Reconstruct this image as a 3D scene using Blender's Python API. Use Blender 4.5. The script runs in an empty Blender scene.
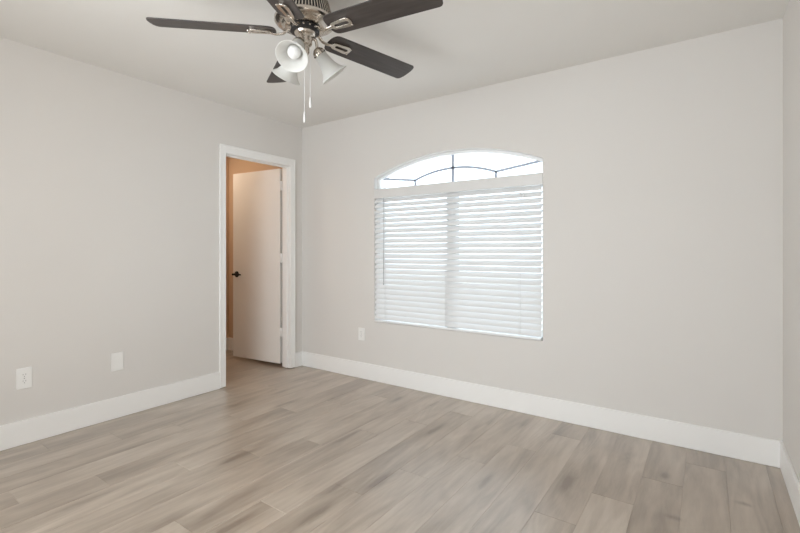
import bpy, bmesh, math, random
from mathutils import Vector, Matrix
PI = math.pi
R = math.radians
random.seed(7)
scene = bpy.context.scene
COL = scene.collection

# ------------------------------------------------------------------ camera
cam_d = bpy.data.cameras.new('camera')
cam = bpy.data.objects.new('camera', cam_d)
COL.objects.link(cam)
F_PX = 441.09
cam_d.sensor_fit = 'HORIZONTAL'
cam_d.sensor_width = 36.0
cam_d.lens = F_PX / 800 * 36.0
cam_d.shift_y = (250.62 - 266.5) / 800 * 1.0
cam_d.clip_start = 0.02
cam.location = (3.4217, -3.1503, 1.1793)
cam.rotation_euler = (R(90), 0, R(34.853))
scene.camera = cam

# ------------------------------------------------------------------ room sizes
W, H = 3.7592, 2.44          # window wall runs x 0..W at y = 0
YR = -3.42                   # rear wall
WX0, WX1 = 0.946, 2.465      # window opening
WZ0, WZS, WZC = 0.535, 1.837, 1.990
WT = 0.17                    # outer wall thickness
DY0, DY1, DZ = -0.882, -0.170, 2.018   # clear door opening in the left wall
LT = 0.10                    # left wall thickness
RX0, RX1, RZ0, RZ1 = 1.15, 2.65, 0.25, 2.15   # added rear window, unseen, holds the fill light

# ------------------------------------------------------------------ world, light, exposure
world = bpy.data.worlds.new('sky')
scene.world = world
world.use_nodes = True
wn = world.node_tree
wn.nodes.clear()
wo = wn.nodes.new('ShaderNodeOutputWorld')
wb = wn.nodes.new('ShaderNodeBackground')
wb.inputs['Color'].default_value = (0.80, 0.895, 1.0, 1)
wb.inputs['Strength'].default_value = 3.8
wn.links.new(wb.outputs[0], wo.inputs[0])

def area(name, loc, direction, sx, sy, power=0, color=(1, 1, 1), portal=False):
    l = bpy.data.lights.new(name, 'AREA')
    l.shape = 'RECTANGLE'
    l.size, l.size_y = sx, sy
    l.energy = power
    l.color = color
    o = bpy.data.objects.new(name, l)
    COL.objects.link(o)
    o.location = loc
    o.rotation_euler = Vector(direction).to_track_quat('-Z', 'Y').to_euler()
    if portal:
        l.cycles.is_portal = True
    return o

area('window_daylight_portal', ((WX0 + WX1) / 2, WT + 0.03, 1.26), (0, -1, 0), 1.52, 1.46, portal=True)
area('rear_fill_light', ((RX0 + RX1) / 2, YR - 0.025, (RZ0 + RZ1) / 2), (0, 1, 0.0), RX1 - RX0 - 0.1, RZ1 - RZ0 - 0.1, 42, (1.0, 0.985, 0.965))  # added fill light set in the rear opening, brightens the room from behind
area('closet_lamp_light', (-1.0, -0.75, 2.38), (0, 0.1, -1), 0.25, 0.25, 7, (1.0, 0.84, 0.66))
area('ceiling_fill_light', (2.95, -2.85, 0.35), (0.0, 0.25, 1), 1.1, 0.8, 7, (1.0, 0.99, 0.97))  # added upward fill below the view, lifts the ceiling brightness

sun_d = bpy.data.lights.new('sun', 'SUN')
sun_d.energy = 6.0
sun_d.angle = R(1.0)
sun_d.color = (1.0, 0.97, 0.92)
sun = bpy.data.objects.new('sun', sun_d)
COL.objects.link(sun)
sun.location = (9, 6, 9)
sun.rotation_euler = Vector((-0.62, 0.0, -0.78)).to_track_quat('-Z', 'Y').to_euler()   # runs along the house front, so no sun patch indoors

vs = scene.view_settings
vs.view_transform = 'Standard'
vs.look = 'None'
vs.gamma = 1
vs.exposure = -0.08
vs.use_curve_mapping = False
scene.cycles.max_bounces = 12
scene.cycles.diffuse_bounces = 8
scene.cycles.transparent_max_bounces = 16
scene.cycles.sample_clamp_indirect = 8
scene.cycles.use_denoising = True

# ------------------------------------------------------------------ materials
def new_mat(name):
    m = bpy.data.materials.new(name)
    m.use_nodes = True
    return m, m.node_tree, m.node_tree.nodes['Principled BSDF']

def mat(name, col, rough=0.5, metal=0.0, noise=0.0, nscale=20, bump=0.0, bscale=200, spec=None):
    m, t, b = new_mat(name)
    b.inputs['Base Color'].default_value = (*col, 1)
    b.inputs['Roughness'].default_value = rough
    b.inputs['Metallic'].default_value = metal
    if spec is not None:
        b.inputs['Specular IOR Level'].default_value = spec
    tc = t.nodes.new('ShaderNodeTexCoord')
    if noise > 0:
        n = t.nodes.new('ShaderNodeTexNoise')
        n.inputs['Scale'].default_value = nscale
        n.inputs['Detail'].default_value = 4
        t.links.new(tc.outputs['Object'], n.inputs['Vector'])
        r = t.nodes.new('ShaderNodeValToRGB')
        r.color_ramp.elements[0].position = 0.3
        r.color_ramp.elements[1].position = 0.7
        r.color_ramp.elements[0].color = (*[c * (1 - noise) for c in col], 1)
        r.color_ramp.elements[1].color = (*[min(1, c * (1 + noise)) for c in col], 1)
        t.links.new(n.outputs['Fac'], r.inputs['Fac'])
        t.links.new(r.outputs['Color'], b.inputs['Base Color'])
    if bump > 0:
        n2 = t.nodes.new('ShaderNodeTexNoise')
        n2.inputs['Scale'].default_value = bscale
        n2.inputs['Detail'].default_value = 2
        t.links.new(tc.outputs['Object'], n2.inputs['Vector'])
        bp = t.nodes.new('ShaderNodeBump')
        bp.inputs['Strength'].default_value = bump
        bp.inputs['Distance'].default_value = 0.002
        t.links.new(n2.outputs['Fac'], bp.inputs['Height'])
        t.links.new(bp.outputs['Normal'], b.inputs['Normal'])
    return m

M = {}
M['wall'] = mat('greige_wall_paint', (0.70, 0.682, 0.658), 0.75, noise=0.006, nscale=3, bump=0.10, bscale=160, spec=0.25)
M['closet'] = mat('lamp_tinted_closet', (0.66, 0.50, 0.36), 0.75, noise=0.006, nscale=3, bump=0.10, bscale=160, spec=0.25)  # tan puts the closet lamp's orange cast into the wall colour
M['ceiling'] = mat('ceiling_paint', (0.76, 0.75, 0.725), 0.85, noise=0.006, nscale=3, bump=0.12, bscale=140, spec=0.2)
M['trim'] = mat('white_trim_paint', (0.87, 0.87, 0.86), 0.38, noise=0.005, nscale=8)
M['door'] = mat('white_door_paint', (0.80, 0.785, 0.755), 0.42, noise=0.008, nscale=5)
M['plate'] = mat('white_plastic', (0.84, 0.84, 0.825), 0.35, noise=0.004)
M['socket'] = mat('grey_slot', (0.30, 0.30, 0.30), 0.5, noise=0.02)
M['black'] = mat('black_metal', (0.012, 0.011, 0.011), 0.38, 0.6, noise=0.1)
M['hinge'] = mat('painted_hinge', (0.80, 0.79, 0.77), 0.4, noise=0.01)
M['rubber'] = mat('black_flywheel', (0.012, 0.012, 0.013), 0.45, noise=0.15)
M['vinyl'] = mat('white_vinyl', (0.84, 0.85, 0.86), 0.35, noise=0.004)
M['muntin'] = mat('grey_muntin', (0.42, 0.46, 0.54), 0.4, noise=0.02)
M['cord'] = mat('white_cord', (0.82, 0.83, 0.84), 0.6, noise=0.02)
M['wand'] = mat('grey_wand', (0.52, 0.53, 0.54), 0.35, noise=0.02)
M['valance'] = mat('white_valance', (0.71, 0.708, 0.70), 0.4, noise=0.004)
M['bulb'] = mat('white_bulb_glass', (0.68, 0.68, 0.67), 0.5, noise=0.003)

# brushed nickel: fine streaks around the turning axis
m, t, b = new_mat('brushed_nickel')
b.inputs['Metallic'].default_value = 1
tc = t.nodes.new('ShaderNodeTexCoord')
mp = t.nodes.new('ShaderNodeMapping')
mp.inputs['Scale'].default_value = (12, 12, 600)
n = t.nodes.new('ShaderNodeTexNoise')
n.inputs['Scale'].default_value = 1.0
n.inputs['Detail'].default_value = 3
t.links.new(tc.outputs['Object'], mp.inputs['Vector'])
t.links.new(mp.outputs['Vector'], n.inputs['Vector'])
cr = t.nodes.new('ShaderNodeValToRGB')
cr.color_ramp.elements[0].color = (0.50, 0.455, 0.40, 1)
cr.color_ramp.elements[1].color = (0.66, 0.61, 0.55, 1)
t.links.new(n.outputs['Fac'], cr.inputs['Fac'])
t.links.new(cr.outputs['Color'], b.inputs['Base Color'])
mr = t.nodes.new('ShaderNodeMapRange')
mr.inputs['To Min'].default_value = 0.17
mr.inputs['To Max'].default_value = 0.29
t.links.new(n.outputs['Fac'], mr.inputs['Value'])
t.links.new(mr.outputs['Result'], b.inputs['Roughness'])
M['nickel'] = m

# frosted glass shade
m, t, b = new_mat('frosted_white_glass')
t.nodes.remove(b)
out = t.nodes['Material Output']
d = t.nodes.new('ShaderNodeBsdfDiffuse'); d.inputs['Color'].default_value = (0.78, 0.78, 0.76, 1)
tr = t.nodes.new('ShaderNodeBsdfTranslucent'); tr.inputs['Color'].default_value = (0.88, 0.88, 0.86, 1)
g = t.nodes.new('ShaderNodeBsdfGlossy'); g.inputs['Roughness'].default_value = 0.35
nz = t.nodes.new('ShaderNodeTexNoise'); nz.inputs['Scale'].default_value = 18
rm = t.nodes.new('ShaderNodeMapRange'); rm.inputs['To Min'].default_value = 0.45; rm.inputs['To Max'].default_value = 0.55
tc = t.nodes.new('ShaderNodeTexCoord')
t.links.new(tc.outputs['Object'], nz.inputs['Vector'])
t.links.new(nz.outputs['Fac'], rm.inputs['Value'])
mx = t.nodes.new('ShaderNodeMixShader')
t.links.new(rm.outputs['Result'], mx.inputs['Fac'])
t.links.new(d.outputs[0], mx.inputs[1]); t.links.new(tr.outputs[0], mx.inputs[2])
mx2 = t.nodes.new('ShaderNodeMixShader'); mx2.inputs['Fac'].default_value = 0.05
t.links.new(mx.outputs[0], mx2.inputs[1]); t.links.new(g.outputs[0], mx2.inputs[2])
t.links.new(mx2.outputs[0], out.inputs['Surface'])
M['shade'] = m

# window glass
m, t, b = new_mat('clear_window_glass')
t.nodes.remove(b)
out = t.nodes['Material Output']
tp = t.nodes.new('ShaderNodeBsdfTransparent'); tp.inputs['Color'].default_value = (0.95, 0.97, 0.97, 1)
g = t.nodes.new('ShaderNodeBsdfGlossy'); g.inputs['Roughness'].default_value = 0.02
fr = t.nodes.new('ShaderNodeFresnel'); fr.inputs['IOR'].default_value = 1.45
mx = t.nodes.new('ShaderNodeMixShader')
t.links.new(fr.outputs[0], mx.inputs['Fac'])
t.links.new(tp.outputs[0], mx.inputs[1]); t.links.new(g.outputs[0], mx.inputs[2])
t.links.new(mx.outputs[0], out.inputs['Surface'])
M['glass'] = m

# blind slat: white faux wood that lets a little daylight through
m, t, b = new_mat('white_blind_slat')
out = t.nodes['Material Output']
b.inputs['Base Color'].default_value = (0.82, 0.825, 0.825, 1)
b.inputs['Roughness'].default_value = 0.45
tr = t.nodes.new('ShaderNodeBsdfTranslucent'); tr.inputs['Color'].default_value = (0.86, 0.88, 0.90, 1)
nz = t.nodes.new('ShaderNodeTexNoise'); nz.inputs['Scale'].default_value = 6
rm = t.nodes.new('ShaderNodeMapRange'); rm.inputs['To Min'].default_value = 0.055; rm.inputs['To Max'].default_value = 0.07
tc = t.nodes.new('ShaderNodeTexCoord')
t.links.new(tc.outputs['Object'], nz.inputs['Vector'])
t.links.new(nz.outputs['Fac'], rm.inputs['Value'])
mx = t.nodes.new('ShaderNodeMixShader')
t.links.new(rm.outputs['Result'], mx.inputs['Fac'])
t.links.new(b.outputs[0], mx.inputs[1]); t.links.new(tr.outputs[0], mx.inputs[2])
t.links.new(mx.outputs[0], out.inputs['Surface'])
M['slat'] = m

# dark walnut fan blade, grain along the blade (local x)
m, t, b = new_mat('dark_walnut_blade')
tc = t.nodes.new('ShaderNodeTexCoord')
mp = t.nodes.new('ShaderNodeMapping'); mp.inputs['Scale'].default_value = (5, 60, 60)
n = t.nodes.new('ShaderNodeTexNoise'); n.inputs['Scale'].default_value = 1; n.inputs['Detail'].default_value = 6
t.links.new(tc.outputs['Object'], mp.inputs['Vector']); t.links.new(mp.outputs['Vector'], n.inputs['Vector'])
cr = t.nodes.new('ShaderNodeValToRGB')
cr.color_ramp.elements[0].position = 0.3; cr.color_ramp.elements[0].color = (0.031, 0.025, 0.023, 1)
cr.color_ramp.elements[1].position = 0.75; cr.color_ramp.elements[1].color = (0.060, 0.050, 0.046, 1)
t.links.new(n.outputs['Fac'], cr.inputs['Fac']); t.links.new(cr.outputs['Color'], b.inputs['Base Color'])
b.inputs['Roughness'].default_value = 0.42
M['blade'] = m

# oak vinyl plank floor: planks run along y; each plank carries its own tone and offset
PW, PL, PX0, PSTEP = 0.181, 1.22, 0.065, 0.3125
KNOTS = [(2.845, -0.80, 1.0, .030, .060), (2.49, -1.06, .55, .022, .06), (1.55, -1.06, .7, .02, .07), (1.95, -.62, .8, .02, .07),
         (1.40, -.30, .7, .028, .05), (.76, -.86, .8, .025, .06), (1.22, -1.60, .75, .022, .07), (1.99, -1.75, .6, .03, .06),
         (1.90, -1.55, .6, .025, .05), (1.75, -2.0, .6, .025, .08), (1.02, -2.25, .55, .03, .1), (3.24, -.46, .7, .02, .02),
         (3.45, -1.0, .6, .02, .05), (3.56, -.55, .7, .03, .010), (3.30, -.86, .5, .035, .010), (2.62, -.28, .45, .03, .05),
         (2.05, -1.35, .5, .03, .05), (2.40, -.18, .5, .02, .05), (1.70, -.22, .45, .02, .05), (.5, -.7, .6, .02, .06), (2.2, -.30, .5, .02, .05),
         (3.05, -.35, .55, .03, .07)]
m, t, b = new_mat('grey_oak_plank')
L = t.links.new
def N(kind, **kw):
    nd = t.nodes.new('ShaderNode' + kind)
    for k, v in kw.items():
        setattr(nd, k, v)
    return nd
def math_node(op, a, c=None, clamp=False):
    nd = N('Math', operation=op); nd.use_clamp = clamp
    for i, v in enumerate((a, c)):
        if v is None: continue
        if isinstance(v, (int, float)): nd.inputs[i].default_value = v
        else: L(v, nd.inputs[i])
    return nd.outputs[0]
geo = N('NewGeometry')
at_t = N('Attribute', attribute_name='plank_tone')
at_o = N('Attribute', attribute_name='plank_offset')
sep = N('SeparateXYZ'); L(geo.outputs['Position'], sep.inputs[0])
comb = N('CombineXYZ')
L(math_node('ADD', sep.outputs['X'], math_node('MULTIPLY', at_o.outputs['Fac'], 7.3)), comb.inputs['X'])
L(math_node('ADD', sep.outputs['Y'], math_node('MULTIPLY', at_o.outputs['Fac'], 31.7)), comb.inputs['Y'])
L(at_o.outputs['Fac'], comb.inputs['Z'])
def grain(scale, detail, dist, rough=0.55):
    mp = N('Mapping'); mp.inputs['Scale'].default_value = scale
    L(comb.outputs[0], mp.inputs['Vector'])
    nd = N('TexNoise'); nd.inputs['Scale'].default_value = 1.0
    nd.inputs['Detail'].default_value = detail; nd.inputs['Distortion'].default_value = dist
    nd.inputs['Roughness'].default_value = rough
    L(mp.outputs[0], nd.inputs['Vector'])
    return nd.outputs['Fac']
broad = grain((7.5, 1.15, 1), 3, 0.8, 0.45)
blotch = grain((6, 3.2, 1), 2, 0.6, 0.4)
midg = grain((26, 3.0, 1), 4, 0.9)
fine = grain((170, 16, 1), 4, 0.2)
# cathedral rings where the broad figure is strong
figure = grain((5.5, 0.75, 1), 2, 0.4, 0.4)
rings = math_node('SINE', math_node('MULTIPLY', figure, 75.0))
v = math_node('MULTIPLY', broad, 0.52)
v = math_node('ADD', v, math_node('MULTIPLY', midg, 0.22))
v = math_node('ADD', v, math_node('MULTIPLY', blotch, 0.17))
v = math_node('ADD', v, math_node('MULTIPLY', fine, 0.09))
v = math_node('ADD', v, math_node('MULTIPLY', rings, 0.022))
v = math_node('ADD', v, math_node('MULTIPLY', math_node('SUBTRACT', at_t.outputs['Fac'], 0.5), 0.15))
# knots, stretched along the plank
wob = grain((30, 9, 1), 4, 0.6)
for (kx, ky, ks, sx, sy) in KNOTS:
    dx = math_node('DIVIDE', math_node('SUBTRACT', sep.outputs['X'], kx), sx * .75)
    dy = math_node('DIVIDE', math_node('SUBTRACT', sep.outputs['Y'], ky), sy * 1.6)
    dd = math_node('ADD', math_node('MULTIPLY', dx, dx), math_node('MULTIPLY', dy, dy))
    dd = math_node('ADD', dd, math_node('MULTIPLY', math_node('SUBTRACT', wob, 0.5), 3.0))
    gsn = math_node('POWER', 2.718, math_node('MULTIPLY', math_node('MAXIMUM', dd, 0), -0.8))
    v = math_node('SUBTRACT', v, math_node('MULTIPLY', gsn, 0.34 * ks))
ramp = N('ValToRGB')
e = ramp.color_ramp.elements
e[0].position = 0.28; e[0].color = (0.190, 0.146, 0.108, 1)
e[1].position = 0.74; e[1].color = (0.560, 0.485, 0.408, 1)
x_ = e.new(0.42); x_.color = (0.300, 0.242, 0.187, 1)
x_ = e.new(0.55); x_.color = (0.415, 0.345, 0.276, 1)
L(v, ramp.inputs['Fac'])
L(ramp.outputs['Color'], b.inputs['Base Color'])
rr = N('MapRange'); rr.inputs['To Min'].default_value = 0.36; rr.inputs['To Max'].default_value = 0.46
L(midg, rr.inputs['Value']); L(rr.outputs['Result'], b.inputs['Roughness'])
b.inputs['Specular IOR Level'].default_value = 0.5
b.inputs['Coat Weight'].default_value = 1.0; b.inputs['Coat Roughness'].default_value = 0.33; b.inputs['Coat IOR'].default_value = 1.65
bp = N('Bump'); bp.inputs['Strength'].default_value = 0.10; bp.inputs['Distance'].default_value = 0.0015
L(fine, bp.inputs['Height']); L(bp.outputs['Normal'], b.inputs['Normal'])
M['floor'] = m
M['seam'] = mat('plank_bevel', (0.40, 0.34, 0.28), 0.5, noise=0.05)

# ------------------------------------------------------------------ mesh helpers
def quad(bm, pts, mi=0):
    f = bm.faces.new([bm.verts.new(p) for p in pts])
    f.material_index = mi
    return f

def box(bm, a, b, mi=0, mtx=None):
    x0, y0, z0 = a; x1, y1, z1 = b
    if x0 > x1: x0, x1 = x1, x0
    if y0 > y1: y0, y1 = y1, y0
    if z0 > z1: z0, z1 = z1, z0
    p = [Vector(q) for q in ((x0, y0, z0), (x1, y0, z0), (x1, y1, z0), (x0, y1, z0), (x0, y0, z1), (x1, y0, z1), (x1, y1, z1), (x0, y1, z1))]
    if mtx: p = [mtx @ q for q in p]
    vs_ = [bm.verts.new(q) for q in p]
    for idx in ((0, 3, 2, 1), (4, 5, 6, 7), (0, 1, 5, 4), (1, 2, 6, 5), (2, 3, 7, 6), (3, 0, 4, 7)):
        f = bm.faces.new([vs_[i] for i in idx]); f.material_index = mi
    return vs_

def lathe(bm, prof, seg=48, mtx=None, mi=0, closed=False):
    rings_ = []
    for (r, z) in prof:
        if r < 1e-6:
            p = Vector((0, 0, z)); p = mtx @ p if mtx else p
            rings_.append([bm.verts.new(p)])
        else:
            rg = []
            for i in range(seg):
                a = 2 * PI * i / seg
                p = Vector((r * math.cos(a), r * math.sin(a), z)); p = mtx @ p if mtx else p
                rg.append(bm.verts.new(p))
            rings_.append(rg)
    pairs = list(zip(rings_, rings_[1:]))
    if closed: pairs.append((rings_[-1], rings_[0]))
    for A, B in pairs:
        for i in range(seg):
            j = (i + 1) % seg
            if len(A) == 1 and len(B) == 1: continue
            if len(A) == 1: f = bm.faces.new((A[0], B[j], B[i]))
            elif len(B) == 1: f = bm.faces.new((A[i], A[j], B[0]))
            else: f = bm.faces.new((A[i], A[j], B[j], B[i]))
            f.material_index = mi; f.smooth = True

def tube(bm, pts, r, seg=10, mi=0, flat=1.0):
    pts = [Vector(p) for p in pts]
    rings_ = []
    for i, p in enumerate(pts):
        d = (pts[min(i + 1, len(pts) - 1)] - pts[max(i - 1, 0)]).normalized()
        up = Vector((0, 0, 1)) if abs(d.z) < 0.95 else Vector((1, 0, 0))
        s = d.cross(up).normalized(); u = s.cross(d).normalized()
        rad = r[i] if isinstance(r, (list, tuple)) else r
        rings_.append([bm.verts.new(p + s * rad * math.cos(2 * PI * k / seg) + u * rad * flat * math.sin(2 * PI * k / seg)) for k in range(seg)])
    for A, B in zip(rings_, rings_[1:]):
        for k in range(seg):
            j = (k + 1) % seg
            f = bm.faces.new((A[k], A[j], B[j], B[k])); f.material_index = mi; f.smooth = True
    for rg, rev in ((rings_[0], True), (rings_[-1], False)):
        f = bm.faces.new(list(reversed(rg)) if rev else rg); f.material_index = mi

def smooth_path(pts, n=6):
    """Catmull-Rom through the points"""
    P = [Vector(p) for p in pts]; P = [2 * P[0] - P[1]] + P + [2 * P[-1] - P[-2]]
    out_ = []
    for i in range(1, len(P) - 2):
        for k in range(n):
            s = k / n
            out_.append(0.5 * ((2 * P[i]) + (-P[i - 1] + P[i + 1]) * s + (2 * P[i - 1] - 5 * P[i] + 4 * P[i + 1] - P[i + 2]) * s * s + (-P[i - 1] + 3 * P[i] - 3 * P[i + 1] + P[i + 2]) * s ** 3))
    out_.append(P[-2])
    return out_

def prism(bm, outline, z0, z1, mi=0, mtx=None, hole=None):
    """outline in xy, extruded z0..z1; optional hole outline with the same point count"""
    def P(x, y, z):
        p = Vector((x, y, z)); return bm.verts.new(mtx @ p if mtx else p)
    n_ = len(outline)
    lo = [P(x, y, z0) for x, y in outline]; hi = [P(x, y, z1) for x, y in outline]
    fs = []
    for i in range(n_):
        j = (i + 1) % n_
        fs.append(bm.faces.new((lo[i], lo[j], hi[j], hi[i])))
    if hole:
        l2 = [P(x, y, z0) for x, y in hole]; h2 = [P(x, y, z1) for x, y in hole]
        for i in range(n_):
            j = (i + 1) % n_
            fs.append(bm.faces.new((l2[j], l2[i], h2[i], h2[j])))
            fs.append(bm.faces.new((hi[i], hi[j], h2[j], h2[i])))
            fs.append(bm.faces.new((lo[j], lo[i], l2[i], l2[j])))
    else:
        fs.append(bm.faces.new(hi)); fs.append(bm.faces.new(list(reversed(lo))))
    for f in fs: f.material_index = mi

def obj(name, bm, mats, parent=None, loc=None, mtx=None, bevel=0, bseg=2, smooth=False, angle=40):
    bmesh.ops.recalc_face_normals(bm, faces=bm.faces)
    me = bpy.data.meshes.new(name)
    if smooth:
        for f in bm.faces: f.smooth = True
    bm.to_mesh(me); bm.free()
    for k in (mats if isinstance(mats, (list, tuple)) else [mats]):
        me.materials.append(M[k])
    o = bpy.data.objects.new(name, me)
    COL.objects.link(o)
    if parent: o.parent = parent
    if loc is not None: o.location = loc
    if mtx is not None: o.matrix_local = mtx
    if bevel:
        md = o.modifiers.new('bevel', 'BEVEL'); md.width = bevel; md.segments = bseg
        md.limit_method = 'ANGLE'; md.angle_limit = R(35)
        for p in me.polygons: p.use_smooth = True
    if smooth or bevel:
        me.set_sharp_from_angle(angle=R(angle))
    return o

def empty(name, loc, parent=None):
    o = bpy.data.objects.new(name, None)
    o.empty_display_size = 0.1
    COL.objects.link(o); o.location = loc
    if parent: o.parent = parent
    return o

def tag(o, label, cat, group=None):
    o['label'] = label; o['category'] = cat
    if group: o['group'] = group
    return o

def struct(o, label=None, cat=None):
    o['kind'] = 'structure'
    if label: o['label'] = label
    if cat: o['category'] = cat
    return o

# ------------------------------------------------------------------ floor of planks
CX0 = -1.25                                   # back of the closet
CY0 = -1.35                                   # near side of the closet
def build_floor():
    bm = bmesh.new()
    tone = bm.faces.layers.float.new('plank_tone')
    offs = bm.faces.layers.float.new('plank_offset')
    rng = random.Random(11)
    FIX = {(16, 0): .93, (16, 1): .42, (17, 0): .30, (17, 1): .50, (9, 0): .78, (9, 1): .40, (8, 0): .42, (7, 0): .52, (7, 1): .35,
           (5, 0): .62, (5, 1): .62, (4, 0): .38, (4, 1): .40, (13, 0): .70, (14, 0): .62, (12, 0): .66, (15, 0): .50, (18, 0): .45, (19, 0): .45}
    k0 = int(math.floor((CX0 - 0.05 - PX0) / PW)); k1 = int(math.ceil((W + 0.05 - PX0) / PW))
    g_ = 0.0011
    for k in range(k0, k1):
        x0 = max(PX0 + k * PW, CX0 - 0.05); x1 = min(PX0 + (k + 1) * PW, W + 0.05)
        base = -0.60 + PSTEP * (k - 9)
        base -= math.floor((base + 0.0) / PL + 1) * PL          # joint in (-PL, 0]
        j = 0
        y1 = base + PL
        while y1 > YR - 0.05:
            y0 = y1 - PL
            a = max(y0, YR - 0.05); c = min(y1, 0.06)
            row = 0 if y1 <= base + 1e-6 else 1                 # 1: plank touching the window wall, 0: the next one
            tn = FIX.get((k, row)) if j < 2 else None
            if tn is None: tn = min(.95, max(.05, rng.gauss(.5, .16)))
            of = rng.random()
            gl = 0.0035 if k in (5, 9, 14) else g_
            x0g, x1g, y0g, y1g = x0 + gl, x1 - g_, a + g_, c - g_
            if c - a > 0.01:
                f = quad(bm, ((x0g, y0g, 0), (x1g, y0g, 0), (x1g, y1g, 0), (x0g, y1g, 0)))
                f[tone] = tn; f[offs] = of
                # eased edges dropping into the joint
                d = -0.0012
                for pts in (((x0, a, d), (x0g, y0g, 0), (x0g, y1g, 0), (x0, c, d)), ((x1g, y0g, 0), (x1, a, d), (x1, c, d), (x1g, y1g, 0)),
                            ((x0, a, d), (x1, a, d), (x1g, y0g, 0), (x0g, y0g, 0)), ((x0g, y1g, 0), (x1g, y1g, 0), (x1, c, d), (x0, c, d))):
                    f = quad(bm, pts, 0); f[tone] = (1.1 if gl > .003 and pts[0] == (x0, a, d) and pts[1] == (x0g, y0g, 0) else tn - 0.02); f[offs] = of  # wide seams get a pale tone: window highlight painted on the bevel
            y1 = y0; j += 1
    # slab below
    box(bm, (CX0 - 0.05, YR - 0.05, -0.08), (W + 0.05, 0.06, -0.004), 1)
    return struct(obj('floor', bm, ['floor', 'seam']), 'grey-beige oak plank floor across the whole room', 'floor')
build_floor()

# ------------------------------------------------------------------ ceiling and walls
bm = bmesh.new()
box(bm, (0 - LT, YR - 0.1, H), (W + 0.1, WT, H + 0.1))
struct(obj('ceiling', bm, 'ceiling'), 'plain pale ceiling over the room', 'ceiling')

NARC = 40
WXC = (WX0 + WX1) / 2
HALF = (WX1 - WX0) / 2
RISE = WZC - WZS
ARAD = (HALF ** 2 + RISE ** 2) / (2 * RISE)
def arc_z(x, inset=0.0):
    rr_ = ARAD - inset
    return (WZC - ARAD) + math.sqrt(max(0, rr_ ** 2 - (x - WXC) ** 2))

def wall_with_opening():
    bm = bmesh.new()
    Xa, Xb = -LT, W + 0.1
    for y in (0.0, WT):
        quad(bm, ((Xa, y, -0.05), (WX0, y, -0.05), (WX0, y, H), (Xa, y, H)))
        quad(bm, ((WX1, y, -0.05), (Xb, y, -0.05), (Xb, y, H), (WX1, y, H)))
        quad(bm, ((WX0, y, -0.05), (WX1, y, -0.05), (WX1, y, WZ0), (WX0, y, WZ0)))
        for i in range(NARC):
            xa = WX0 + (WX1 - WX0) * i / NARC; xb = WX0 + (WX1 - WX0) * (i + 1) / NARC
            quad(bm, ((xa, y, arc_z(xa)), (xb, y, arc_z(xb)), (xb, y, H), (xa, y, H)))
    quad(bm, ((WX0, 0, WZ0), (WX0, WT, WZ0), (WX0, WT, WZS), (WX0, 0, WZS)))
    quad(bm, ((WX1, 0, WZ0), (WX1, WT, WZ0), (WX1, WT, WZS), (WX1, 0, WZS)))
    quad(bm, ((WX0, 0, WZ0), (WX1, 0, WZ0), (WX1, WT, WZ0), (WX0, WT, WZ0)))
    for i in range(NARC):
        xa = WX0 + (WX1 - WX0) * i / NARC; xb = WX0 + (WX1 - WX0) * (i + 1) / NARC
        quad(bm, ((xa, 0, arc_z(xa)), (xb, 0, arc_z(xb)), (xb, WT, arc_z(xb)), (xa, WT, arc_z(xa))))
    for (xa, xb) in ((Xa, Xa), (Xb, Xb)):
        quad(bm, ((xa, 0, -0.05), (xa, WT, -0.05), (xa, WT, H), (xa, 0, H)))
    quad(bm, ((Xa, 0, H), (Xb, 0, H), (Xb, WT, H), (Xa, WT, H)))
    quad(bm, ((Xa, 0, -0.05), (Xb, 0, -0.05), (Xb, WT, -0.05), (Xa, WT, -0.05)))
    bmesh.ops.remove_doubles(bm, verts=bm.verts, dist=1e-5)
    return obj('wall_back', bm, 'wall')
struct(wall_with_opening(), 'greige wall with the arched window', 'wall')

bm = bmesh.new()
JT = 0.018                                     # jamb board thickness
box(bm, (-LT, YR - 0.1, -0.05), (0, DY0 - JT, H))
box(bm, (-LT, DY1 + JT, -0.05), (0, 0.0, H))
box(bm, (-LT, DY0 - JT, DZ + JT), (0, DY1 + JT, H))
struct(obj('wall_left', bm, 'wall'), 'greige wall with the open doorway', 'wall')

bm = bmesh.new()
box(bm, (W, YR - 0.1, -0.05), (W + 0.1, 0.0, H))
struct(obj('wall_right', bm, 'wall'), 'narrow strip of greige wall at the right edge', 'wall')

bm = bmesh.new()
ya, yb = YR - 0.1, YR
box(bm, (0, ya, -0.05), (RX0, yb, H)); box(bm, (RX1, ya, -0.05), (W, yb, H))
box(bm, (RX0, ya, -0.05), (RX1, yb, RZ0)); box(bm, (RX0, ya, RZ1), (RX1, yb, H))
struct(obj('wall_rear', bm, 'wall'))

# paving outside the window
M['paving'] = mat('pale_concrete', (0.58, 0.58, 0.57), 0.8, noise=0.05, nscale=2)
bm = bmesh.new()
box(bm, (-14, WT + 0.01, -0.25), (18, 22, -0.15))
struct(obj('ground', bm, 'paving'))

# closet behind the door
bm = bmesh.new()
box(bm, (CX0 - 0.1, CY0 - 0.1, -0.05), (CX0, 0.1, H + 0.05))
struct(obj('wall_closet_back', bm, 'closet'))
bm = bmesh.new()
box(bm, (CX0, CY0 - 0.1, -0.05), (-LT, CY0, H + 0.05))
struct(obj('wall_closet_near', bm, 'closet'))
bm = bmesh.new()
box(bm, (CX0, 0.0, -0.05), (-LT, 0.1, H + 0.05))
struct(obj('wall_closet_far', bm, 'closet'))
bm = bmesh.new()
box(bm, (CX0 - 0.1, CY0 - 0.1, H), (-LT, 0.1, H + 0.1))
struct(obj('ceiling_closet', bm, 'closet'))

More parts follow.
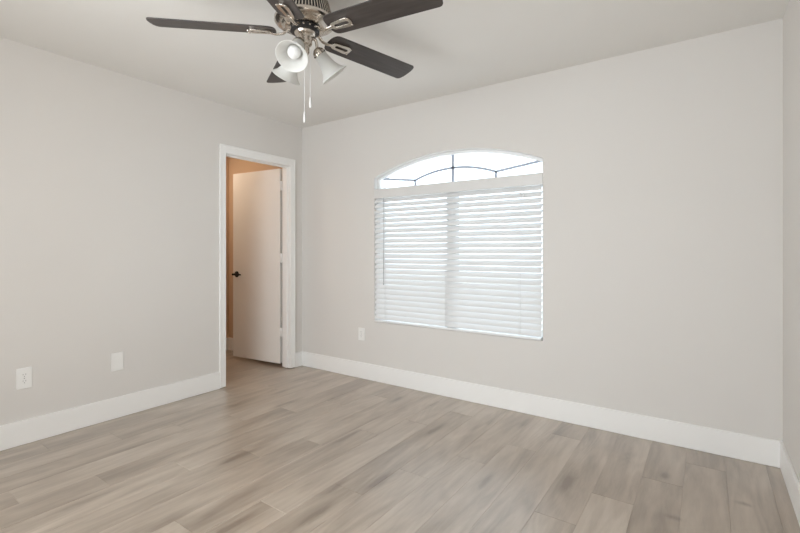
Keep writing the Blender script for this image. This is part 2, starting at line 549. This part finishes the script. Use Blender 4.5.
# baseboards
BH, BT = 0.147, 0.014
def baseboard(name, a, b, label=None):
    bm = bmesh.new(); box(bm, a, b)
    return struct(obj(name, bm, 'trim', bevel=0.003), label, 'baseboard' if label else None)
CAS0, CAS1 = -0.942, -0.108
baseboard('baseboard_back', (0, -BT, 0), (W, 0, BH), 'white baseboard under the window')
baseboard('baseboard_left', (0, YR, 0), (BT, CAS0, BH), 'white baseboard left of the doorway')
baseboard('baseboard_corner', (0, CAS1, 0), (BT, -BT, BH), 'short white baseboard between door casing and corner')
baseboard('baseboard_right', (W - BT, YR, 0), (W, -BT, BH), 'white baseboard at the right edge')
baseboard('baseboard_rear', (BT, YR, 0), (W - BT, YR + BT, BH))
baseboard('baseboard_closet_back', (CX0, CY0, 0), (CX0 + BT, 0, BH))
baseboard('baseboard_closet_far', (CX0 + BT, -BT, 0), (-LT, 0, BH))

# ------------------------------------------------------------------ doorway trim and door
GAP = 0.007
bm = bmesh.new()
CT = 0.016
CZ = 2.092
for (ya, yb) in ((CAS0, DY0 - 0.003), (DY1 + 0.003, CAS1)):
    box(bm, (0, ya, GAP), (CT, yb, CZ))
box(bm, (0, DY0 - 0.003, DZ + 0.003), (CT, DY1 + 0.003, CZ))
# raised back band round the outside
box(bm, (0.0, CAS0 - 0.001, GAP), (CT + 0.005, CAS0 + 0.014, CZ + 0.001)); box(bm, (0.0, CAS1 - 0.014, GAP), (CT + 0.005, CAS1 + 0.001, CZ + 0.001))
box(bm, (0.0, CAS0 + 0.014, CZ - 0.014), (CT + 0.005, CAS1 - 0.014, CZ + 0.001))
struct(obj('trim_1', bm, 'trim', bevel=0.002), 'white casing round the doorway', 'door casing')
bm = bmesh.new()
xj0, xj1 = -LT - 0.004, 0.004
box(bm, (xj0, DY0 - JT, GAP), (xj1, DY0, DZ)); box(bm, (xj0, DY1, GAP), (xj1, DY1 + JT, DZ)); box(bm, (xj0, DY0 - JT, DZ), (xj1, DY1 + JT, DZ + JT))
sx0, sx1 = -LT + 0.040, -LT + 0.075            # door stop
box(bm, (sx0, DY0, GAP), (sx1, DY0 + 0.011, DZ)); box(bm, (sx0, DY1 - 0.011, GAP), (sx1, DY1, DZ)); box(bm, (sx0, DY0 + 0.011, DZ - 0.011), (sx1, DY1 - 0.011, DZ))
struct(obj('trim_2', bm, 'trim', bevel=0.0015), 'white door jamb with stop inside the doorway', 'door jamb')

# door leaf, swung into the closet; local x runs from the hinge edge to the latch edge, local +y is the face seen from the room
HX, HY = -0.1115, -0.1448
DW, DT, DH = 0.690, 0.035, 1.977
ang = math.atan2(-0.0672, -0.6839)
door = empty('door_1', (HX, HY, 0.034))
door.rotation_euler = (0, 0, ang)
struct(door, 'white flush door standing open into the closet', 'door')
bm = bmesh.new()
OFF = 0.019
box(bm, (OFF, 0.0, 0), (OFF + DW, DT, DH))
obj('door_leaf', bm, 'door', door, bevel=0.002)
for i, hz in enumerate((1.80, 1.07, 0.315)):
    bm = bmesh.new()
    box(bm, (-0.012, DT - 0.008, hz - 0.046), (OFF + 0.001, DT - 0.003, hz + 0.046))
    tube(bm, [(OFF * .45, DT - 0.002, hz - 0.048), (OFF * .45, DT - 0.002, hz + 0.048)], 0.006, 12)
    obj('hinge', bm, 'hinge', door)
# black lever handle on both faces
kx, kz = OFF + DW - 0.062, 0.890
for s in (1, -1):
    bm = bmesh.new()
    y0 = DT if s > 0 else 0.0
    mt = Matrix.Translation((kx, y0, kz)) @ Matrix.Rotation(-s * PI / 2, 4, 'X')
    lathe(bm, [(0, -.002), (.032, -.002), (.032, .005), (.029, .009), (.013, .011), (.0115, .020), (.0105, .046), (.0115, .058), (.009, .061), (0, .062)], 28, mt)
    pth = smooth_path([(kx + .010, y0 + s * .051, kz), (kx - .03, y0 + s * .052, kz), (kx - .075, y0 + s * .051, kz + .001), (kx - .108, y0 + s * .047, kz - .001)], 6)
    tube(bm, pth, [.0105 - .0025 * i / (len(pth) - 1) for i in range(len(pth))], 14)
    obj('door_handle', bm, 'black', door, smooth=True)['label'] = 'black lever handle on a round rose'
bm = bmesh.new()
box(bm, (OFF + DW - 0.001, DT / 2 - 0.012, kz - 0.028), (OFF + DW + 0.0015, DT / 2 + 0.012, kz + 0.028))
obj('latch_plate', bm, 'black', door)

# ------------------------------------------------------------------ window
win = empty('window_1', (WXC, 0.11, WZ0))
struct(win, 'white framed window with an arched top', 'window')
FY0, FY1 = 0.056, 0.120
FW = 0.022
def at_win(bm): bmesh.ops.translate(bm, verts=bm.verts, vec=(-WXC, -0.11, -WZ0))
bm = bmesh.new()
box(bm, (WX0, FY0, WZ0), (WX0 + FW, FY1, WZS + 0.004)); box(bm, (WX1 - FW, FY0, WZ0), (WX1, FY1, WZS + 0.004))
box(bm, (WX0 + FW, FY0, WZ0), (WX1 - FW, FY1, WZ0 + FW))
prev = None
for i in range(NARC + 1):                      # arched head of the frame
    x = WX0 + (WX1 - WX0) * i / NARC
    zo = arc_z(x); xi = WXC + (x - WXC) * (HALF - FW) / HALF; zi = arc_z(xi, FW)
    rg = [bm.verts.new(p) for p in ((x, FY0, zo), (x, FY1, zo), (xi, FY1, zi), (xi, FY0, zi))]
    if prev:
        for q in range(4):
            bm.faces.new((prev[q], prev[(q + 1) % 4], rg[(q + 1) % 4], rg[q]))
    else: bm.faces.new(rg)
    prev = rg
bm.faces.new(list(reversed(prev)))
box(bm, (WX0 + FW, FY0, 1.665), (WX1 - FW, FY1, 1.715))       # transom behind the valance
at_win(bm); obj('window_frame', bm, 'vinyl', win, bevel=0.002)
bm = bmesh.new()
box(bm, (WXC - 0.042, FY0 - 0.005, WZ0 + FW), (WXC + 0.038, FY1, 1.665))
at_win(bm); obj('mullion', bm, 'vinyl', win, bevel=0.002)
# panes
GY = 0.090
for (xa, xb) in ((WX0 + FW, WXC - 0.042), (WXC + 0.038, WX1 - FW)):
    bm = bmesh.new(); box(bm, (xa, GY, WZ0 + FW), (xb, GY + 0.004, 1.665)); at_win(bm); obj('window_pane', bm, 'glass', win)
bm = bmesh.new()
for y in (GY, GY + 0.004):
    for i in range(NARC):
        xa = WX0 + FW + (WX1 - WX0 - 2 * FW) * i / NARC; xb = WX0 + FW + (WX1 - WX0 - 2 * FW) * (i + 1) / NARC
        quad(bm, ((xa, y, 1.715), (xb, y, 1.715), (xb, y, arc_z(xb, FW)), (xa, y, arc_z(xa, FW))))
bmesh.ops.remove_doubles(bm, verts=bm.verts, dist=1e-6)
at_win(bm); obj('arched_pane', bm, 'glass', win)
# slim grey grille in the arch
def bar(bm, p, q, w=0.018, y0=0.078, y1=0.086):
    p = Vector((p[0], 0, p[1])); q = Vector((q[0], 0, q[1])); d = (q - p).normalized(); s = Vector((-d.z, 0, d.x)) * w / 2
    A = [(p + s), (q + s), (q - s), (p - s)]
    lo = [bm.verts.new((a.x, y0, a.z)) for a in A]; hi = [bm.verts.new((a.x, y1, a.z)) for a in A]
    bm.faces.new(lo); bm.faces.new(list(reversed(hi)))
    for i in range(4): bm.faces.new((lo[i], lo[(i + 1) % 4], hi[(i + 1) % 4], hi[i]))
bm = bmesh.new()
QX = 0.372; AZ0, AZ1 = 1.792, 1.862
bar(bm, (WXC - 0.003, 1.715), (WXC - 0.003, arc_z(WXC, FW)), 0.025)
for s in (-1, 1):
    bar(bm, (WXC + s * QX, 1.715), (WXC + s * QX, AZ0 + 0.003))
    bar(bm, (WXC + s * QX, AZ0), (WXC + s * (HALF - FW + .004), 1.838))
ir = (QX ** 2 + (AZ1 - AZ0) ** 2) / (2 * (AZ1 - AZ0))
pts = []
for i in range(17):
    x = -QX + 2 * QX * i / 16
    pts.append((WXC + x, AZ1 - ir + math.sqrt(ir ** 2 - x ** 2)))
for a, c in zip(pts, pts[1:]): bar(bm, a, c)
at_win(bm); g_o = obj('arch_grille', bm, 'muntin', win); g_o['label'] = 'slim grey grille bars in the arch'

# rear window, added unseen behind the camera to go with the fill light
w2 = empty('added_window', ((RX0 + RX1) / 2, YR - 0.05, RZ0)); w2['kind'] = 'structure'
def at_w2(bm): bmesh.ops.translate(bm, verts=bm.verts, vec=(-(RX0 + RX1) / 2, -(YR - 0.05), -RZ0))
bm = bmesh.new()
ya, yb = YR - 0.08, YR - 0.03
for (a, c) in (((RX0, RZ0), (RX0 + .045, RZ1)), ((RX1 - .045, RZ0), (RX1, RZ1)), ((RX0 + .045, RZ0), (RX1 - .045, RZ0 + .045)), ((RX0 + .045, RZ1 - .045), (RX1 - .045, RZ1)), (((RX0 + RX1) / 2 - .03, RZ0 + .045), ((RX0 + RX1) / 2 + .03, RZ1 - .045))):
    box(bm, (a[0], ya, a[1]), (c[0], yb, c[1]))
at_w2(bm); obj('window_frame', bm, 'vinyl', w2)
bm = bmesh.new(); box(bm, (RX0 + .045, YR - .06, RZ0 + .045), (RX1 - .045, YR - .056, RZ1 - .045)); at_w2(bm); obj('window_pane', bm, 'glass', w2)

# ------------------------------------------------------------------ blind
blind = empty('window_blind', (WXC, 0.015, WZ0))
tag(blind, 'white horizontal slat blind with valance, lowered and closed in the arched window', 'window blind')
def at_bl(bm): bmesh.ops.translate(bm, verts=bm.verts, vec=(-WXC, -0.015, -WZ0))
VZ0, VZ1 = 1.650, 1.734
bm = bmesh.new()
box(bm, (WX0 + 0.001, -0.007, VZ0), (WX1 - 0.0005, 0.004, VZ1))
box(bm, (WX0 + 0.001, 0.004, VZ0), (WX0 + 0.010, 0.03, VZ1)); box(bm, (WX1 - 0.010, 0.004, VZ0), (WX1 - 0.0005, 0.03, VZ1))
at_bl(bm); obj('valance', bm, 'valance', blind, bevel=0.003)
bm = bmesh.new(); box(bm, (WX0 + 0.014, 0.006, 1.668), (WX1 - 0.014, 0.050, 1.722)); at_bl(bm); obj('head_rail', bm, 'vinyl', blind, bevel=0.003)
SX0, SX1 = WX0 + 0.004, WX1 - 0.011
SP, SW, TILT = 0.0455, 0.0505, R(54)
def slat_mesh():
    bm = bmesh.new()
    n_ = 6
    top, bot = [], []
    for i in range(n_ + 1):
        u = -SW / 2 + SW * i / n_
        crown = 0.0035 * (1 - (2 * u / SW) ** 2)
        # local: u runs room-edge (-) to window-edge (+); crown bulges upward
        top.append((u, crown + 0.0013)); bot.append((u, crown - 0.0013))
    loop = top + bot[::-1]
    ca, sa = math.cos(TILT), math.sin(TILT)
    rot = [(u * ca - v_ * sa, u * sa + v_ * ca) for u, v_ in loop]
    A = [bm.verts.new((SX0 - WXC, y, z)) for y, z in rot]; B = [bm.verts.new((SX1 - WXC, y, z)) for y, z in rot]
    for i in range(len(rot)):
        j = (i + 1) % len(rot); f = bm.faces.new((A[i], A[j], B[j], B[i]))
    bm.faces.new(A); bm.faces.new(list(reversed(B)))
    return bm
slat0 = obj('slat', slat_mesh(), 'slat', blind, smooth=True, angle=60)
zs = 0.585
first = True
nsl = 0
while zs < 1.665:
    if first: s_ = slat0; first = False
    else:
        s_ = slat0.copy(); COL.objects.link(s_); s_.parent = blind
    s_.location = (0, 0, zs - WZ0)
    zs += SP; nsl += 1
bm = bmesh.new(); box(bm, (SX0, -0.008, WZ0 + 0.003), (SX1, 0.042, WZ0 + 0.021)); at_bl(bm); obj('bottom_rail', bm, 'vinyl', blind, bevel=0.004)
for xl in (1.065, WXC - 0.02, 2.297):
    bm = bmesh.new()
    for dx in (-.006, .006):
        tube(bm, [(xl + dx, -0.0015, WZ0 + .02), (xl + dx, -0.0015, 1.67)], 0.0007, 6)
        tube(bm, [(xl + dx, 0.0315, WZ0 + .02), (xl + dx, 0.0315, 1.67)], 0.0009, 6)
    at_bl(bm); obj('ladder_cord', bm, 'cord', blind)
bm = bmesh.new()
tube(bm, [(1.058, -0.012, 0.885), (1.058, -0.012, 1.64)], 0.003, 8); tube(bm, [(1.058, -0.012, 1.635), (1.058, 0.001, 1.672)], 0.002, 6)
tube(bm, [(1.058, -0.012, 0.875), (1.058, -0.012, 0.90)], 0.004, 8)
at_bl(bm); obj('tilt_wand', bm, 'wand', blind)['label'] = 'thin grey tilt wand'
bm = bmesh.new()
for dx in (-.012, .012):
    tube(bm, [(2.315 + dx, -0.006, 1.66), (2.315 + dx, -0.009, 1.60)], 0.0012, 6)
    lathe(bm, [(0, 1.608), (.0035, 1.606), (.006, 1.575), (.005, 1.570), (0, 1.569)], 12, Matrix.Translation((2.315 + dx, -0.009, 0)))
at_bl(bm); obj('cord_tassel', bm, 'cord', blind)

# ------------------------------------------------------------------ outlets
def plate_thing(name, loc, rot, label, cat, kind, w=0.074, h=0.124):
    """local x across the plate, local y away from the wall, local z up"""
    o = empty(name, loc); o.rotation_euler = (0, 0, rot)
    tag(o, label, cat)
    bm = bmesh.new(); box(bm, (-w / 2, 0, -h / 2), (w / 2, 0.006, h / 2))
    obj('cover_plate', bm, 'plate', o, bevel=0.0025)
    if kind == 'duplex':
        for s in (1, -1):
            bm = bmesh.new()
            pts = []
            for i in range(24):
                a = 2 * PI * i / 24
                pts.append((0.0172 * math.cos(a), max(-.0125, min(.0125, 0.0172 * math.sin(a)))))
            mt = Matrix.Translation((0, 0.0055, s * 0.0195)) @ Matrix.Rotation(PI / 2, 4, 'X') @ Matrix.Scale(-1, 4, (0, 0, 1))
            prism(bm, pts, 0, 0.0025, 0, mt)
            for dx, hh in ((-.0065, .0046), (.0065, .0040)):
                box(bm, (dx - .0011, .0079, s * .0195 + .004 - hh), (dx + .0011, .0083, s * .0195 + .004 + hh), 1)
            lathe(bm, [(0, .0002), (.0026, .0002), (.0026, -.0002)], 12, Matrix.Translation((0, .0083, s * .0195 - .0075)) @ Matrix.Rotation(PI / 2, 4, 'X'), 1)
            obj('receptacle', bm, ['plate', 'socket'], o)
        bm = bmesh.new(); lathe(bm, [(0, .0015), (.0028, .001), (.0032, -.0005)], 14, Matrix.Translation((0, .006, 0)) @ Matrix.Rotation(-PI / 2, 4, 'X'))
        obj('screw', bm, 'socket', o, smooth=True)
    else:
        for s in (1, -1):
            bm = bmesh.new(); lathe(bm, [(0, .0015), (.0028, .001), (.0032, -.0005)], 14, Matrix.Translation((0, .006, s * .041)) @ Matrix.Rotation(-PI / 2, 4, 'X'))
            obj('screw', bm, 'plate', o, smooth=True)
    return o
plate_thing('wall_outlet', (0, -2.2525, 0.401), -PI / 2, 'white duplex outlet on the left wall, farther from the door', 'outlet', 'duplex', .077, .127)['group'] = 'duplex outlets'
plate_thing('blank_plate', (0, -1.7335, 0.396), -PI / 2, 'blank white wall plate on the left wall, nearer the doorway', 'wall plate', 'blank', .079, .127)
plate_thing('wall_outlet', (0.796, 0, 0.407), PI, 'small white outlet on the window wall, below the window at its left', 'outlet', 'duplex', .074, .116)['group'] = 'duplex outlets'

# ------------------------------------------------------------------ ceiling fan
FX, FYc = 1.868, -1.702
fan = empty('ceiling_fan', (FX, FYc, H))
tag(fan, 'brushed nickel ceiling fan with five dark blades and frosted glass shades', 'ceiling fan')
def zz(z): return z - H
# canopy / motor housing: plain top drum, slotted dome, smooth under-bowl
bm = bmesh.new()
lathe(bm, [(0, zz(2.44)), (.098, zz(2.44)), (.102, zz(2.432)), (.102, zz(2.385)), (.106, zz(2.375)), (.1035, zz(2.372)), (.092, zz(2.366))], 64)
NF = 60
for i in range(NF):
    a = 2 * PI * i / NF
    mt = Matrix.Rotation(a, 4, 'Z')
    hw = .0024
    p = [Vector(q) for q in ((.1025, -hw, zz(2.374)), (.1025, hw, zz(2.374)), (.136, hw * 1.25, zz(2.262)), (.136, -hw * 1.25, zz(2.262)),
                             (.0985, -hw, zz(2.374)), (.0985, hw, zz(2.374)), (.132, hw * 1.25, zz(2.262)), (.132, -hw * 1.25, zz(2.262)))]
    v_ = [bm.verts.new(mt @ q) for q in p]
    for idx in ((0, 1, 2, 3), (4, 7, 6, 5), (0, 3, 7, 4), (1, 5, 6, 2)):
        bm.faces.new([v_[j] for j in idx])
lathe(bm, [(.124, zz(2.266)), (.1355, zz(2.266)), (.140, zz(2.262)), (.1405, zz(2.252)), (.136, zz(2.246)), (.124, zz(2.240)), (.112, zz(2.238)), (.104, zz(2.236)), (.098, zz(2.229)),
           (.088, zz(2.226)), (.072, zz(2.228)), (.05, zz(2.228))], 64)
obj('motor_housing', bm, 'nickel', fan, smooth=False)
bm = bmesh.new()
lathe(bm, [(.088, zz(2.376)), (.120, zz(2.262))], 48)
obj('vent_screen', bm, 'rubber', fan)['label'] = 'black inside of the motor vents'
bm = bmesh.new()
lathe(bm, [(.02, zz(2.230)), (.062, zz(2.230)), (.067, zz(2.226)), (.067, zz(2.207)), (.062, zz(2.203)), (.02, zz(2.203))], 48)
for i in range(15):
    a = 2 * PI * i / 15
    lathe(bm, [(0, .0015), (.004, .001), (.0045, -.001)], 10, Matrix.Rotation(a, 4, 'Z') @ Matrix.Translation((.067, 0, zz(2.216))) @ Matrix.Rotation(PI / 2, 4, 'Y'), 1)
obj('flywheel', bm, ['rubber', 'nickel'], fan, smooth=True)['label'] = 'black flywheel under the motor'

# blades
BZ = 2.203
ROOT, TIP = 0.132, 0.685
def blade_outline():
    pts = []
    hw0, hw1 = 0.0625, 0.0690
    # root: large round
    for i in range(13):
        a = PI / 2 + PI * i / 12
        ex = 0.62
        c, s = math.cos(a), math.sin(a)
        pts.append((ROOT + 0.050 + 0.050 * math.copysign(abs(c) ** ex, c), hw0 * math.copysign(abs(s) ** 0.75, s)))
    # tip: softly bowed end with rounded corners
    rc = 0.022
    for i in range(7):
        a = -PI / 2 + (PI / 2 - .25) * i / 6
        pts.append((TIP - rc - .006 + rc * math.cos(a), -hw1 + rc + rc * math.sin(a)))
    for i in range(1, 6):
        y = -hw1 + rc + (2 * hw1 - 2 * rc) * i / 6
        pts.append((TIP - .006 + .006 * (1 - (y / hw1) ** 2), y))
    for i in range(7):
        a = .25 + (PI / 2 - .25) * i / 6
        pts.append((TIP - rc - .006 + rc * math.cos(a), hw1 - rc + rc * math.sin(a)))
    return pts
def stadium(cx, L_, w_, n_=10, taper=0.0):
    r_ = w_ / 2; h_ = L_ / 2 - r_
    pts = []
    for i in range(n_ + 1):
        a = -PI / 2 + PI * i / n_; pts.append((cx + h_ + r_ * math.cos(a), (r_ + taper) * math.sin(a)))
    for i in range(n_ + 1):
        a = PI / 2 + PI * i / n_; pts.append((cx - h_ + r_ * math.cos(a), (r_ - taper) * math.sin(a)))
    return pts
PHASE = -65.05
bl0 = None
for k in range(5):
    a = R(PHASE + 72 * k)
    mt = Matrix.Translation((0, 0, zz(BZ))) @ Matrix.Rotation(a, 4, 'Z') @ Matrix.Rotation(R(-12.6), 4, 'X')
    if bl0 is None:
        bm = bmesh.new(); prism(bm, blade_outline(), 0, 0.006)
        bl0 = bld = obj('blade', bm, 'blade', fan, mtx=mt, bevel=0.0015)
        bm = bmesh.new()
        MC = 0.206
        prism(bm, stadium(MC, 0.114, 0.050, 14, taper=.003), -0.010, 0.0, 0, None, stadium(MC + .004, 0.074, 0.017, 14))
        for (sx, sy) in ((MC + .050, .019), (MC + .050, -.019), (MC - .048, 0)):
            lathe(bm, [(0, -.0135), (.004, -.013), (.005, -.011), (.005, -.006)], 14, Matrix.Translation((sx, sy, 0)))
        # arm back to the flywheel (undo the pitch near the hub)
        un = Matrix.Rotation(R(12.6), 4, 'X')
        pth = smooth_path([un @ Vector((.055, 0, .012)), un @ Vector((.076, 0, .010)), un @ Vector((.098, 0, -.008)), Vector((.130, 0, -.013)), Vector((.160, 0, -.008))], 5)
        tube(bm, pth, [.012 + (.0095 - .012) * min(1, i / 6) for i in range(len(pth))], 12, 0, 0.55)
        iron = obj('blade_iron', bm, 'nickel', bld, bevel=0.0015)
        iron['label'] = 'brushed nickel blade arm with a slotted oval'
    else:
        bld = bl0.copy(); COL.objects.link(bld); bld.parent = fan; bld.matrix_local = mt
        ic = iron.copy(); COL.objects.link(ic); ic.parent = bld

# light kit
bm = bmesh.new()
lathe(bm, [(.02, zz(2.207)), (.047, zz(2.207)), (.050, zz(2.203)), (.048, zz(2.197)), (.042, zz(2.191)), (.037, zz(2.188)), (.0345, zz(2.184)), (.034, zz(2.170)), (.0335, zz(2.152)), (.030, zz(2.146)), (.022, zz(2.142)),
           (.0205, zz(2.136)), (.0205, zz(2.112)), (.017, zz(2.104)), (.010, zz(2.099)), (.006, zz(2.094)), (.0065, zz(2.086)), (0, zz(2.080))], 40)
obj('switch_housing', bm, 'nickel', fan, smooth=True, angle=50)
shade0 = None
for a_cam in (-101, 27, 141):
    a = R(a_cam + 34.85)
    rotz = Matrix.Rotation(a, 4, 'Z')
    # arm in the local xz plane, x outward
    bm = bmesh.new()
    pth = smooth_path([(.028, 0, zz(2.182)), (.043, 0, zz(2.184)), (.053, 0, zz(2.176)), (.057, 0, zz(2.155)), (.060, 0, zz(2.134))], 6)
    tube(bm, pth, .0075, 12)
    # fitter cup: axis points outward and down
    C0 = Vector((.060, 0, zz(2.132))); C1 = Vector((.148, 0, zz(2.026)))
    ax = (C1 - C0).normalized()
    q = ax.to_track_quat('Z', 'Y').to_matrix().to_4x4()
    cup = Matrix.Translation(C0) @ q
    lathe(bm, [(0, -.012), (.010, -.012), (.018, -.008), (.027, .002), (.0305, .014), (.0305, .024), (.0285, .024), (.0275, .014), (.020, .004), (0, .002)], 32, cup)
    for i in range(3):
        b_ = 2 * PI * i / 3 + .5
        tube(bm, [cup @ Vector((.021 * math.cos(b_), .021 * math.sin(b_), .019)), cup @ Vector((.036 * math.cos(b_), .036 * math.sin(b_), .019))], .0022, 8, 1)
    arm = obj('lamp_arm', bm, ['nickel', 'black'], fan, mtx=rotz, smooth=True, angle=50)
    # shade, double walled bell
    Lk = (C1 - C0).length
    prof = [(.0268, .012), (.0275, .022), (.0300, .034), (.0325, .050), (.0355, .068), (.0400, .086), (.0465, .102), (.0550, .116), (.0650, .126), (.0730, .1320)]
    inner = [(r_ - .0028, z_ + .0006) for r_, z_ in prof]
    inner[-1] = (.0714, .1340)
    bm = bmesh.new()
    lathe(bm, prof + inner[::-1], 48, cup, closed=True)
    sh = obj('glass_shade', bm, 'shade', fan, mtx=rotz, smooth=True, angle=60)
    bm = bmesh.new()
    lathe(bm, [(0, .000), (.013, .000), (.013, .038), (.015, .050), (.022, .063), (.0285, .079), (.0300, .091), (.0275, .104), (.020, .114), (.010, .1195), (0, .121)], 32, cup)
    bu = obj('bulb', bm, 'bulb', sh, smooth=True)

# pull chains with fobs
for (dx, dy, z0, z1) in ((.001, -.018, 2.12, 1.775), (.026, -.006, 2.12, 1.848)):
    ca, sa = math.cos(R(34.85)), math.sin(R(34.85))
    px, py = dx * ca - dy * sa, dx * sa + dy * ca
    bm = bmesh.new()
    tube(bm, [(px, py, zz(z0)), (px, py, zz(z1 + .05))], .0010, 6)
    ch = obj('pull_chain', bm, 'cord', fan)
    bm = bmesh.new()
    lathe(bm, [(0, zz(z1 + .052)), (.0025, zz(z1 + .050)), (.0035, zz(z1 + .040)), (.0048, zz(z1 + .010)), (.0042, zz(z1 + .002)), (0, zz(z1))], 14, Matrix.Translation((px, py, 0)))
    obj('fob', bm, 'bulb', ch, smooth=True)['label'] = 'small white pull fob'
